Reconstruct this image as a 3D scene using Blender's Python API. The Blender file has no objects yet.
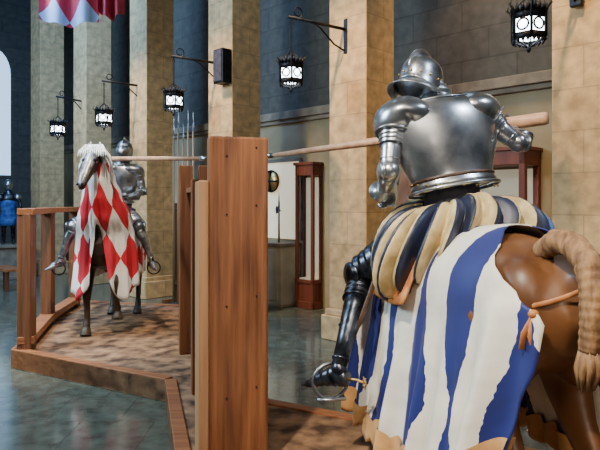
import bpy, math, random
from mathutils import Vector, Matrix
random.seed(4)
pi=math.pi
# ------------------------------------------------------------------ materials
def _new(name):
    m=bpy.data.materials.new(name); m.use_nodes=True
    nt=m.node_tree; b=nt.nodes['Principled BSDF']; return m,nt,b
def c4(c): return (c[0],c[1],c[2],1)
def nmat(name,c1,c2,scale=(4,4,4),rough=.5,metal=0,bump=0,detail=5,lo=.35,hi=.65,spec=.5,sheen=0):
    m,nt,b=_new(name); N=nt.nodes; L=nt.links
    tc=N.new('ShaderNodeTexCoord'); mp=N.new('ShaderNodeMapping'); mp.inputs['Scale'].default_value=scale
    no=N.new('ShaderNodeTexNoise'); no.inputs['Scale'].default_value=1; no.inputs['Detail'].default_value=detail
    cr=N.new('ShaderNodeValToRGB'); cr.color_ramp.elements[0].color=c4(c1); cr.color_ramp.elements[1].color=c4(c2)
    cr.color_ramp.elements[0].position=lo; cr.color_ramp.elements[1].position=hi
    L.new(tc.outputs['Object'],mp.inputs['Vector']); L.new(mp.outputs[0],no.inputs['Vector'])
    L.new(no.outputs['Fac'],cr.inputs['Fac']); L.new(cr.outputs['Color'],b.inputs['Base Color'])
    b.inputs['Roughness'].default_value=rough; b.inputs['Metallic'].default_value=metal
    b.inputs['Specular IOR Level'].default_value=spec
    if sheen: b.inputs['Sheen Weight'].default_value=sheen
    if bump:
        bp=N.new('ShaderNodeBump'); bp.inputs['Strength'].default_value=bump; bp.inputs['Distance'].default_value=.02
        L.new(no.outputs['Fac'],bp.inputs['Height']); L.new(bp.outputs[0],b.inputs['Normal'])
    return m
def brick(name,c1,c2,mort,w,h,ms=.012,rough=.85,bump=.5,lo=.72,hi=1.1):
    m,nt,b=_new(name); N=nt.nodes; L=nt.links
    uv=N.new('ShaderNodeUVMap'); br=N.new('ShaderNodeTexBrick')
    br.inputs['Scale'].default_value=1; br.inputs['Brick Width'].default_value=w; br.inputs['Row Height'].default_value=h
    br.inputs['Mortar Size'].default_value=ms; br.inputs['Color1'].default_value=c4(c1); br.inputs['Color2'].default_value=c4(c2); br.inputs['Mortar'].default_value=c4(mort)
    L.new(uv.outputs[0],br.inputs['Vector'])
    no=N.new('ShaderNodeTexNoise'); no.inputs['Scale'].default_value=7; no.inputs['Detail'].default_value=8
    L.new(uv.outputs[0],no.inputs['Vector'])
    cr=N.new('ShaderNodeValToRGB'); cr.color_ramp.elements[0].color=(lo,lo,lo,1); cr.color_ramp.elements[1].color=(hi,hi,hi,1)
    cr.color_ramp.elements[0].position=.3; cr.color_ramp.elements[1].position=.7
    L.new(no.outputs['Fac'],cr.inputs['Fac'])
    mx=N.new('ShaderNodeMixRGB'); mx.blend_type='MULTIPLY'; mx.inputs[0].default_value=1
    L.new(br.outputs['Color'],mx.inputs[1]); L.new(cr.outputs['Color'],mx.inputs[2]); L.new(mx.outputs[0],b.inputs['Base Color'])
    bp=N.new('ShaderNodeBump'); bp.inputs['Strength'].default_value=bump; bp.inputs['Distance'].default_value=.02; bp.invert=True
    L.new(br.outputs['Fac'],bp.inputs['Height']); L.new(bp.outputs[0],b.inputs['Normal'])
    b.inputs['Roughness'].default_value=rough
    return m
def emis(name,c,s):
    m,nt,b=_new(name)
    b.inputs['Base Color'].default_value=c4(c); b.inputs['Emission Color'].default_value=c4(c); b.inputs['Emission Strength'].default_value=s
    return m
def stripes(name,ca,cb,n,thr=.5,warp=.25,vary=.2,shift=0.0):
    m,nt,b=_new(name); N=nt.nodes; L=nt.links
    uv=N.new('ShaderNodeUVMap'); sp=N.new('ShaderNodeSeparateXYZ'); L.new(uv.outputs[0],sp.inputs[0])
    def mth(op,a,bv):
        x=N.new('ShaderNodeMath'); x.operation=op
        for i,v in enumerate((a,bv)):
            if v is None: continue
            if isinstance(v,(int,float)): x.inputs[i].default_value=v
            else: L.new(v,x.inputs[i])
        return x.outputs[0]
    s=mth('SINE',mth('MULTIPLY',sp.outputs[1],6.0),None)
    n2=N.new('ShaderNodeTexNoise'); n2.inputs['Scale'].default_value=14; L.new(uv.outputs[0],n2.inputs['Vector'])
    jit=mth('MULTIPLY',mth('SUBTRACT',n2.outputs['Fac'],.5),.12)
    u=mth('ADD',mth('ADD',mth('ADD',mth('MULTIPLY',sp.outputs[0],float(n)),shift),mth('MULTIPLY',s,warp*.5)),jit)
    c=mth('COSINE',mth('ADD',mth('MULTIPLY',sp.outputs[1],7.0),mth('MULTIPLY',mth('FLOOR',u,None),2.6)),None)
    f=mth('FRACT',u,None)
    tri=mth('ABSOLUTE',mth('SUBTRACT',f,.5),None)
    g=mth('LESS_THAN',tri,mth('ADD',thr*.5,mth('MULTIPLY',c,vary*.5)))
    no=N.new('ShaderNodeTexNoise'); no.inputs['Scale'].default_value=9; no.inputs['Detail'].default_value=6; L.new(uv.outputs[0],no.inputs['Vector'])
    mx=N.new('ShaderNodeMixRGB'); mx.inputs[1].default_value=c4(ca); mx.inputs[2].default_value=c4(cb); L.new(g,mx.inputs[0])
    m2=N.new('ShaderNodeMixRGB'); m2.blend_type='MULTIPLY'; m2.inputs[0].default_value=.55; L.new(mx.outputs[0],m2.inputs[1]); L.new(no.outputs['Fac'],m2.inputs[2])
    L.new(m2.outputs[0],b.inputs['Base Color']); b.inputs['Roughness'].default_value=.6; b.inputs['Sheen Weight'].default_value=.1
    return m
def lozenge(name,ca,cb,w,h):
    m,nt,b=_new(name); N=nt.nodes; L=nt.links
    uv=N.new('ShaderNodeUVMap'); mp=N.new('ShaderNodeMapping'); mp.inputs['Scale'].default_value=(1/w,1/h,1)
    L.new(uv.outputs[0],mp.inputs[0])
    m2=N.new('ShaderNodeMapping'); m2.inputs['Rotation'].default_value=(0,0,pi/4); m2.inputs['Location'].default_value=(0.01,0.01,.5); L.new(mp.outputs[0],m2.inputs[0])
    ch=N.new('ShaderNodeTexChecker'); ch.inputs['Scale'].default_value=1; ch.inputs['Color1'].default_value=c4(ca); ch.inputs['Color2'].default_value=c4(cb)
    L.new(m2.outputs[0],ch.inputs['Vector']); L.new(ch.outputs['Color'],b.inputs['Base Color']); b.inputs['Roughness'].default_value=.65
    return m

M={}
M['steel']=nmat('polished_steel',(.24,.26,.29),(.64,.66,.69),(6,6,6),.28,.92,.05,8)
M['steel_mid']=nmat('worn_steel',(.12,.13,.15),(.42,.44,.47),(8,8,8),.32,.9,.08,8)
M['steel_dark']=nmat('blued_steel',(.012,.014,.02),(.1,.11,.14),(14,14,14),.3,.9,.1)
M['brass']=nmat('aged_brass',(.45,.28,.09),(.65,.42,.15),(12,12,12),.35,.9)
M['horse']=nmat('bay_hide',(.05,.017,.006),(.21,.085,.028),(3.5,3.5,2),.42,0,.13,12,.28,.72,spec=.45)
M['horse_dark']=nmat('dark_brown_hide',(.02,.012,.01),(.06,.032,.02),(5,5,3),.45)
M['hoof']=nmat('hoof_horn',(.03,.022,.018),(.08,.06,.045),(10,10,30),.5)
M['tail']=nmat('braided_hair',(.13,.06,.024),(.34,.18,.075),(40,40,8),.7,0,.5)
M['mane_w']=nmat('pale_hair',(.5,.5,.53),(.9,.9,.93),(30,30,6),.6,0,.4)
M['grey_head']=nmat('pale_grey_hide',(.08,.08,.09),(.42,.42,.43),(14,14,9),.38,.5,.25,8)
M['leather']=nmat('tan_leather',(.36,.12,.035),(.56,.23,.07),(14,14,14),.55)
M['darkleather']=nmat('dark_leather',(.03,.015,.01),(.1,.05,.03),(14,14,14),.5)
M['gold']=nmat('ochre_cloth',(.4,.19,.06),(.6,.32,.11),(9,9,9),.7,sheen=.1)
M['stripes']=stripes('blue_white_stripes',(1.0,.93,.8),(.005,.014,.17),5.0,.36,.12,.26,.62)
M['loz']=lozenge('red_white_lozenges',(.55,.012,.03),(.82,.79,.77),.225,.44)
M['banner']=lozenge('banner_lozenges',(.4,.02,.05),(.3,.42,.7),.34,.5)
M['hosegold']=nmat('gold_cloth',(.34,.24,.09),(.66,.5,.25),(10,10,10),.6,sheen=.1)
M['navy']=nmat('navy_velvet',(.002,.004,.016),(.008,.014,.055),(10,10,10),.45,sheen=.1)
M['paleblue']=nmat('pale_blue_cloth',(.02,.05,.2),(.08,.15,.4),(10,10,10),.6)
M['cream']=nmat('cream_cloth',(.55,.5,.4),(.72,.66,.54),(10,10,10),.7)
M['padding']=nmat('padded_cloth',(.02,.02,.035),(.05,.05,.08),(14,14,14),.8)
M['lance']=nmat('lance_wood',(.5,.25,.14),(.68,.38,.22),(20,20,20),.45)
def wood(name,c1,c2,ax,rough=.55,k=1.0,bump=.35):
    s=[26*k,26*k,26*k]; s[ax]=1.3
    return nmat(name,c1,c2,tuple(s),rough,0,bump,10,.28,.72)
M['post']=wood('oak_vertical',(.085,.024,.009),(.34,.125,.042),2,.7,.8,1.0)
M['postpale']=wood('pale_oak_vertical',(.36,.17,.07),(.56,.3,.14),2)
M['postdark']=wood('dark_oak_vertical',(.08,.028,.012),(.22,.08,.028),2)
M['shaft']=wood('ash_shaft',(.2,.13,.07),(.32,.21,.12),2)
M['rail']=wood('oak_lengthwise',(.18,.065,.025),(.34,.14,.05),1)
M['railx']=wood('oak_crosswise',(.22,.07,.025),(.44,.17,.06),0)
M['redwood']=wood('mahogany',(.1,.02,.01),(.2,.045,.02),2)
M['sand']=nmat('sandy_earth',(.06,.028,.014),(.38,.21,.11),(5.5,5.5,5.5),.9,0,1.0,12,.36,.64)
M['iron']=nmat('wrought_iron',(.006,.006,.008),(.025,.025,.03),(14,14,14),.5,.6)
M['glow']=emis('lit_glass',(.85,.93,1.0),14)
M['stone']=brick('limestone_blocks',(.7,.46,.22),(.62,.4,.19),(.5,.325,.16),.75,.42,.007,.85,.2,.62,1.14)
M['wall']=brick('dark_stone_wall',(.1,.09,.075),(.09,.08,.067),(.072,.064,.055),.8,.42)
M['panelwall']=nmat('plastered_wall',(.26,.205,.12),(.37,.3,.19),(2,2,2),.85)
M['trimstone']=nmat('stone_moulding',(.17,.135,.1),(.28,.225,.165),(5,5,5),.8,0,.3)
M['caseint']=emis('glowing_case_lining',(.72,.62,.44),.4)  # emission in the lining stands in for light inside the case
M['paleboard']=emis('glowing_display_board',(.8,.7,.5),.8)  # glow put into the board itself to brighten the recess
M['casebase']=nmat('painted_cabinet',(.42,.37,.27),(.54,.48,.36),(4,4,4),.6)
M['floor']=brick('slate_tiles',(.11,.125,.1),(.095,.11,.088),(.065,.074,.062),.6,.6,.006,.15,.08,.55,1.3)
M['ceil']=nmat('dark_ceiling',(.03,.03,.035),(.05,.05,.055),(2,2,2),.9)
gm,nt,b=_new('case_glass'); b.inputs['Base Color'].default_value=(.9,.95,1,1); b.inputs['Roughness'].default_value=.02; b.inputs['Transmission Weight'].default_value=1; b.inputs['IOR'].default_value=1.02
M['glass']=gm

# ------------------------------------------------------------------ mesh builder
class B:
    def __init__(s): s.v=[];s.f=[];s.m=[];s.uv={}
    def add(s,vs,fs,mi=0,mat=None):
        o=len(s.v)
        for p in vs:
            p=Vector(p); s.v.append(mat@p if mat else p)
        for k,f in enumerate(fs):
            s.f.append([i+o for i in f]); s.m.append(mi[k] if isinstance(mi,list) else mi)
        return s
    def tube(s,path,rad,n=16,up=(0,0,1),mi=0,mat=None,cap=True,flat=None):
        path=[Vector(p) for p in path]; up=Vector(up); vs=[];fs=[]
        K=len(path)
        for i,p in enumerate(path):
            t=(path[min(i+1,K-1)]-path[max(i-1,0)])
            if t.length<1e-7: t=Vector((0,0,1))
            t.normalize()
            u=up if abs(t.dot(up))<.97 else Vector((0,1,0)) if abs(up.y)<.9 else Vector((0,0,1))
            sd=t.cross(u).normalized(); ot=sd.cross(t).normalized()
            r=rad[i] if not isinstance(rad,(int,float)) else rad
            a,b_=(r,r) if isinstance(r,(int,float)) else (r[0],r[1])
            for j in range(n):
                th=2*pi*j/n
                vs.append(p+sd*(a*math.cos(th))+ot*(b_*math.sin(th)))
        for i in range(K-1):
            for j in range(n):
                j2=(j+1)%n
                fs.append([i*n+j,i*n+j2,(i+1)*n+j2,(i+1)*n+j])
        if cap:
            fs.append(list(range(n))[::-1]); fs.append([(K-1)*n+j for j in range(n)])
        return s.add(vs,fs,mi,mat)
    def ell(s,c,r,nu=20,nv=12,mi=0,mat=None):
        c=Vector(c); vs=[];fs=[]
        for i in range(nv+1):
            ph=pi*i/nv
            for j in range(nu):
                th=2*pi*j/nu
                vs.append(c+Vector((r[0]*math.sin(ph)*math.cos(th),r[1]*math.sin(ph)*math.sin(th),r[2]*math.cos(ph))))
        for i in range(nv):
            for j in range(nu):
                j2=(j+1)%nu
                fs.append([i*nu+j,(i+1)*nu+j,(i+1)*nu+j2,i*nu+j2])
        return s.add(vs,fs,mi,mat)
    def box(s,c,d,mi=0,mat=None,rz=0):
        c=Vector(c); R=Matrix.Rotation(rz,3,'Z'); vs=[]
        for z in (-.5,.5):
            for x,y in ((-.5,-.5),(.5,-.5),(.5,.5),(-.5,.5)):
                vs.append(c+R@Vector((x*d[0],y*d[1],z*d[2])))
        return s.add(vs,[[3,2,1,0],[4,5,6,7],[0,1,5,4],[1,2,6,5],[2,3,7,6],[3,0,4,7]],mi,mat)
    def prism(s,pts,z0,z1,mi=0,mat=None):
        n=len(pts); vs=[(p[0],p[1],z0) for p in pts]+[(p[0],p[1],z1) for p in pts]
        fs=[list(range(n))[::-1],[n+i for i in range(n)]]+[[i,(i+1)%n,n+(i+1)%n,n+i] for i in range(n)]
        return s.add(vs,fs,mi,mat)
    def grid(s,rows,mi=0,uv=None,mat=None,closed=False):
        R=len(rows);C=len(rows[0]); vs=[p for r in rows for p in r];fs=[]
        base=len(s.v)
        for i in range(R-1):
            for j in range(C-(0 if closed else 1)):
                j2=(j+1)%C
                fs.append([i*C+j,i*C+j2,(i+1)*C+j2,(i+1)*C+j])
        s.add(vs,fs,mi,mat)
        if uv:
            for k,q in enumerate([p for r in uv for p in r]): s.uv[base+k]=q
        return s
    def torus(s,c,R,r,nrm=(0,0,1),n=24,k=8,mi=0,sc=(1,1)):
        nrm=Vector(nrm).normalized(); a=nrm.orthogonal().normalized(); b_=nrm.cross(a); c=Vector(c); vs=[];fs=[]
        if abs(nrm.z)>.8: a=Vector((1,0,0)); a=(a-nrm*a.dot(nrm)).normalized(); b_=nrm.cross(a)
        for i in range(n):
            th=2*pi*i/n; d=a*math.cos(th)*sc[0]+b_*math.sin(th)*sc[1]
            for j in range(k):
                ph=2*pi*j/k; vs.append(c+d*R+d.normalized()*r*math.cos(ph)+nrm*r*math.sin(ph))
        for i in range(n):
            for j in range(k):
                fs.append([i*k+j,((i+1)%n)*k+j,((i+1)%n)*k+(j+1)%k,i*k+(j+1)%k])
        return s.add(vs,fs,mi)
    def obj(s,name,mats,parent=None,loc=(0,0,0),rz=0,smooth=True,sub=0,remesh=0,smo=0,bevel=0,boxuv=False,thick=0,rot=None,stuff=False):
        me=bpy.data.meshes.new(name); me.from_pydata([tuple(p) for p in s.v],[],s.f)
        if not isinstance(mats,(list,tuple)): mats=[mats]
        for m in mats: me.materials.append(m)
        for p,mi in zip(me.polygons,s.m): p.material_index=mi; p.use_smooth=smooth
        if s.uv:
            ul=me.uv_layers.new(name='UVMap')
            for l in me.loops: ul.data[l.index].uv=s.uv.get(l.vertex_index,(0,0))
        elif boxuv:
            ul=me.uv_layers.new(name='UVMap')
            for p in me.polygons:
                nx,ny,nz=[abs(q) for q in p.normal]
                for li in p.loop_indices:
                    co=me.vertices[me.loops[li].vertex_index].co
                    ul.data[li].uv=(co.x,co.y) if nz>max(nx,ny) else ((co.y+.31,co.z) if nx>ny else (co.x,co.z))
        ob=bpy.data.objects.new(name,me); bpy.context.scene.collection.objects.link(ob)
        if remesh:
            md=ob.modifiers.new('r','REMESH'); md.mode='VOXEL'; md.voxel_size=remesh; md.use_smooth_shade=True
            if smo:
                ms=ob.modifiers.new('s','SMOOTH'); ms.factor=.5; ms.iterations=smo
            dg=bpy.context.evaluated_depsgraph_get(); nm=bpy.data.meshes.new_from_object(ob.evaluated_get(dg))
            ob.modifiers.clear(); ob.data=nm; nm.materials.clear()
            for m in mats: nm.materials.append(m)
            for p in nm.polygons: p.use_smooth=True; p.material_index=0
        if thick:
            md=ob.modifiers.new('t','SOLIDIFY'); md.thickness=thick; md.offset=1
        if bevel:
            md=ob.modifiers.new('b','BEVEL'); md.width=bevel; md.segments=2; md.limit_method='ANGLE'
        if sub:
            md=ob.modifiers.new('ss','SUBSURF'); md.levels=sub; md.render_levels=sub
        ob.location=loc; ob.rotation_euler=rot if rot else (0,0,rz)
        if parent: ob.parent=parent
        if stuff: ob['kind']='stuff'
        return ob
def empty(name,loc,rz=0,label='',cat='',group=None):
    e=bpy.data.objects.new(name,None); e.empty_display_size=.1; bpy.context.scene.collection.objects.link(e)
    e.location=loc; e.rotation_euler=(0,0,rz); e['label']=label; e['category']=cat
    if group: e['group']=group
    return e
def tag(o,label,cat,group=None):
    o['label']=label; o['category']=cat
    if group: o['group']=group
    return o
def struct(o): o['kind']='structure'; return o
def lerp(a,b,t): return a+(b-a)*t
def interp(tab,x):
    if x<=tab[0][0]: return tab[0][1:]
    for a,b_ in zip(tab,tab[1:]):
        if x<=b_[0]:
            t=(x-a[0])/(b_[0]-a[0]); t=t*t*(3-2*t)
            return [lerp(p,q,t) for p,q in zip(a[1:],b_[1:])]
    return tab[-1][1:]
def resample(path,rad,n):
    path=[Vector(p) for p in path]; L=[0]
    for a,b_ in zip(path,path[1:]): L.append(L[-1]+(b_-a).length)
    P=[];R=[]
    for i in range(n):
        d=L[-1]*i/(n-1)
        for k in range(len(path)-1):
            if d<=L[k+1]+1e-9: break
        t=(d-L[k])/max(1e-9,L[k+1]-L[k])
        P.append(path[k].lerp(path[k+1],t)); ra,rb=rad[k],rad[k+1]
        if isinstance(ra,(int,float)): ra=(ra,ra)
        if isinstance(rb,(int,float)): rb=(rb,rb)
        R.append((lerp(ra[0],rb[0],t),lerp(ra[1],rb[1],t)))
    return P,R
def lames(b,path,rad,nl,step=.08,n=20,up=(0,1,0),mi=0):
    P,R=resample(path,rad,nl*4+1); RR=[]
    PP=[]
    for i,(p,r) in enumerate(zip(P,R)):
        k=(i%4)/4.0
        f=1+step*(k)
        PP.append(p); RR.append((r[0]*f,r[1]*f))
        if i%4==3 and i<len(P)-1:
            q=P[i+1]; PP.append(p.lerp(q,.9)); RR.append((r[0]*(1+step*1.0),r[1]*(1+step*1.0)))
    b.tube(PP,RR,n,up,mi)

# ------------------------------------------------------------------ horse
TR=[(-1.0,.07,.10,1.22),(-.93,.165,.19,1.19),(-.8,.245,.27,1.165),(-.6,.285,.315,1.15),(-.3,.295,.33,1.12),(0,.31,.35,1.1),(.3,.29,.37,1.12),(.55,.25,.34,1.16),(.7,.17,.24,1.2),(.76,.08,.12,1.22)]
def horse(root,hide,tailmat,bend=0,headdrop=0,tailbraid=True,manemat=None,step=0,lift=None,turn=0,hs=1.0):
    b=B()
    ys=[-1.0,-.93,-.8,-.6,-.45,-.3,-.15,0,.15,.3,.45,.55,.64,.7,.76]
    b.tube([(0,y,interp(TR,y)[2]) for y in ys],[tuple(interp(TR,y)[:2]) for y in ys],28)
    hx=bend
    b.tube([(0,.38,1.22),(.15*hx,.6,1.42),(.4*hx,.8,1.63-headdrop*.3),(.7*hx,.95,1.84-headdrop*.65),(.9*hx,1.03,1.93-headdrop)],[(.17,.3),(.14,.24),(.11,.185),(.09,.14),(.08*hs,.11*hs)],20)
    z0=1.95-headdrop
    hp=[(.85*hx,1.0,z0),(.95*hx+turn*.2,1.1,z0-.09*hs),(1.05*hx+turn*.5,1.2,z0-.23*hs),(1.12*hx+turn*.8,1.29,z0-.39*hs),(1.15*hx+turn,1.35,z0-.51*hs),(1.16*hx+turn,1.36,z0-.55*hs)]
    b.tube(hp,[(.075*hs,.09*hs),(.1*hs,.14*hs),(.085*hs,.12*hs),(.062*hs,.085*hs),(.058*hs,.068*hs),(.04*hs,.045*hs)],18)
    for sx in (-1,1):
        b.tube([(.9*hx+sx*.05,1.0,2.0-headdrop),(.9*hx+sx*.065,1.0,2.06-headdrop),(.9*hx+sx*.06,1.02,2.13-headdrop)],[.03,.026,.008],8,(0,1,0))
        st=step*sx
        b.tube([(sx*.13,-.66,1.26),(sx*.17,-.66,1.1),(sx*.19,-.64,.93),(sx*.19,-.68,.78),(sx*.18,-.77,.64),(sx*.18,-.85,.53),(sx*.18,-.85,.42),(sx*.18,-.82,.22),(sx*.18,-.81,.15),(sx*.18,-.77,.07)],
               [(.14,.2),(.15,.24),(.12,.19),(.082,.125),(.06,.09),(.05,.07),(.04,.05),(.036,.042),(.047,.05),(.045,.05)],18,(0,1,0))
        b.ell((sx*.15,-.79,1.05),(.115,.13,.22)); b.ell((sx*.12,-.64,1.23),(.155,.22,.21)); b.ell((sx*.12,-.8,1.2),(.13,.16,.18))
        if lift==sx:
            b.tube([(sx*.15,.5,1.15),(sx*.17,.5,.95),(sx*.18,.56,.82),(sx*.19,.68,.72),(sx*.2,.76,.64),(sx*.2,.75,.56),(sx*.21,.66,.4),(sx*.21,.63,.34),(sx*.21,.62,.27)],
               [(.11,.2),(.105,.16),(.075,.1),(.058,.068),(.056,.06),(.042,.048),(.036,.04),(.045,.046),(.043,.046)],18,(0,1,0))
        else:
            b.tube([(sx*.15,.5,1.15),(sx*.17,.48,.95),(sx*.17,.46,.78),(sx*.16,.48+st*.5,.62),(sx*.16,.5+st,.5),(sx*.16,.5+st,.4),(sx*.16,.5+st*.9,.2),(sx*.16,.51+st*.9,.14),(sx*.16,.54+st*.9,.07)],
               [(.11,.2),(.105,.16),(.075,.1),(.058,.068),(.058,.062),(.042,.048),(.036,.041),(.046,.048),(.045,.048)],18,(0,1,0))
    b.obj('body',hide,root,remesh=.018,smo=5)
    for sx in (-1,1):
        for y in (-.76,.55+step*sx*.9):
            h=B(); x_=sx*(.18 if y<0 else .16); z_=0
            if y>0 and lift==sx: x_=sx*.21; y=.62; z_=.19
            h.tube([(x_,y+.02,z_),(x_,y,z_+.06),(x_,y-.01,z_+.09)],[(.068,.08),(.056,.065),(.05,.055)],18,(0,1,0)); h.obj('hoof',M['hoof'],root,bevel=.004)
        e=B(); e.ell((.95*hx+turn*.25+sx*.088*hs,1.11,z0-.08*hs),(.02,.028,.022)); e.obj('eye',M['hoof'],root)
    m=B()
    for k in range(14):
        t=k/13; y=lerp(.45,1.0,t); z=lerp(1.52,2.03-headdrop,t); x=hx*lerp(.05,.9,t)
        m.tube([(x,y,z),(x+.05,y-.03,z+.01),(x+.1-.02*t,y-.03,z-.1),(x+.13-.02*t,y-.02,z-.2)],[.03,.035,.028,.008],8)
    m.obj('mane',manemat or tailmat,root)
    t=B()
    if tailbraid:
        path=[(-.04,-.82,1.40),(-.04,-.92,1.45),(-.035,-1.01,1.44),(-.03,-1.08,1.38),(-.035,-1.12,1.28),(-.045,-1.13,1.17),(-.055,-1.12,1.06)]
        P,R=resample(path,[.04,.048,.05,.05,.05,.047,.038],64)
        t.tube(P,[(r[0]*(1+.045*math.sin(i*1.8)),r[1]*(1+.045*math.sin(i*1.8))) for i,r in enumerate(R)],18,(0,1,0))
        for k in range(9):
            a=2*pi*k/9; t.tube([(-.055+.018*math.cos(a),-1.12+.018*math.sin(a),1.07),(-.055+.038*math.cos(a),-1.12+.038*math.sin(a),1.0),(-.06+.025*math.cos(a),-1.11+.025*math.sin(a),.92)],[.018,.016,.004],8,(0,1,0))
    else:
        t.tube([(0,-.93,1.35),(0,-1.05,1.3),(0,-1.12,1.0),(0,-1.1,.6),(0,-1.08,.4)],[.04,.06,.09,.08,.03],14,(0,1,0))
    t.obj('tail',tailmat,root,sub=0)
def cap_pt(sd,s,t,yf,rear,hem,off,flare,fold,extra=0):
    y=lerp(yf,rear(t),s); rx,rz,cz=interp(TR,y)
    fl=.26-.13*max(0,min(1,(-.88-y)/.16)); rx2=max(rx,fl)
    if t<.38: rx2=lerp(rx,rx2,(t/.38)**2)
    wide=rx2
    if t<.38:
        ph=t/.38*pi/2; x=(wide+off+extra)*math.sin(ph); z=cz+(rz+off+extra)*math.cos(ph)
    else:
        q=(t-.38)/.62; hz=hem(s)
        x=wide+off+extra+flare*q+fold*min(1,q*1.4)*(math.sin(y*26+sd)+.7*math.sin(y*43+1))+.01*math.sin(y*61+q*3)*q
        z=lerp(cz,hz,q)
    return Vector((sd*x,y,z))
def cap_grid(yfront,rear,hem,off=.035,flare=.12,fold=.028,nu=120,nv=26):
    rows=[];uv=[]
    seq=[(-1,nv-k) for k in range(nv)]+[(1,k) for k in range(nv+1)]
    for sd,k in seq:
        t=k/nv
        r=[cap_pt(sd,j/nu,t,yfront,rear,hem,off,flare,fold) for j in range(nu+1)]
        rows.append(r); uv.append([((yfront-p.y)/1.65,t) for p in r])
    return rows,uv

# ------------------------------------------------------------------ armour / rider
def hand(root,c,g,p,R,mat,name='gauntlet',wrist=None,off=(0,0,0)):
    c=Vector(c); g=Vector(g).normalized(); p=Vector(p); p=(p-g*p.dot(g)).normalized(); q=g.cross(p)
    h=B()
    if wrist is not None:
        w=Vector(wrist); d=(w-c).normalized()
        h.tube([w+d*.1,w+d*.05,w,w.lerp(c+p*(R+.02),.55),c+p*(R+.02)],[(.058,.058),(.052,.052),(.036,.036),(.048,.026),(.05,.02)],16,tuple(q))
    h.ell(c+p*(R+.018),(.045,.045,.045))
    for i in range(4):
        o=(i-1.5)*.024; ln=[3.3,3.8,3.6,3.0][i]
        pts=[c+g*o+(p*math.cos(a)+q*math.sin(a))*(R+.012) for a in [ln*k/7 for k in range(8)]]
        P,RR=resample(pts,[.0115]*8,22)
        h.tube(P,[r[0]*(1+.1*math.sin(k*1.6)) for k,r in enumerate(RR)],8)
    pts=[c+g*.05+(p*math.cos(a)+q*math.sin(a))*(R+.012)+g*(-.005*k) for k,a in enumerate([0,-.5,-1.0,-1.5,-1.9])]
    h.tube(pts,[.015,.014,.013,.012,.009],8)
    return h.obj(name,mat,root,off)
def plate_arm(root,sh,el,wr,mat,o,big=1.0):
    sh,el,wr=Vector(sh),Vector(el),Vector(wr)
    sx=J_side[0]
    b=B()
    inn=sh+Vector((-sx*.17,0,.02))
    b.tube([inn,sh+Vector((-sx*.1,0,.03)),sh+Vector((-sx*.03,0,.022)),sh+Vector((sx*.015,0,-.004)),sh.lerp(el,.18),sh.lerp(el,.32)],[(.06*big,.15*big),(.096*big,.178*big),(.108*big,.176*big),(.108*big,.16*big),(.1*big,.138*big),(.088*big,.108*big)],28,(0,1,0))
    pa=b.obj('pauldron',mat,root,o,sub=2)
    b=B(); b.torus(sh.lerp(el,.29),.094*big,.005,el-sh,28,8,0,(1,1.15)); b.obj('pauldron_rim',mat,pa)
    b=B(); lames(b,[sh.lerp(el,.24),sh.lerp(el,.52)],[(.08*big,.095*big),(.064*big,.07*big)],4,.04,24); b.obj('shoulder_lames',mat,pa)
    b=B(); b.tube([sh.lerp(el,.4),sh.lerp(el,.6),sh.lerp(el,.85),el],[.058,.057,.05,.046],20,(0,1,0)); b.torus(sh.lerp(el,.8),.052,.004,el-sh); b.obj('rerebrace',mat,root,o)
    b=B(); b.ell(el,(.054,.058,.054)); 
    n=(Vector((sx,0,0))); b.tube([el+n*.04,el+n*.05,el+n*.056],[(.056,.046),(.06,.05),(.03,.02)],18,(0,0,1))
    b.obj('couter',mat,root,o)
    b=B(); P=[el,el.lerp(wr,.35),el.lerp(wr,.75),wr]; b.tube(P,[.043,.047,.04,.035],20,(0,1,0)); b.torus(el.lerp(wr,.12),.045,.004,(wr-el)); b.torus(wr,.037,.004,(wr-el)); b.obj('vambrace',mat,root,o)
J_side=[1]
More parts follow.
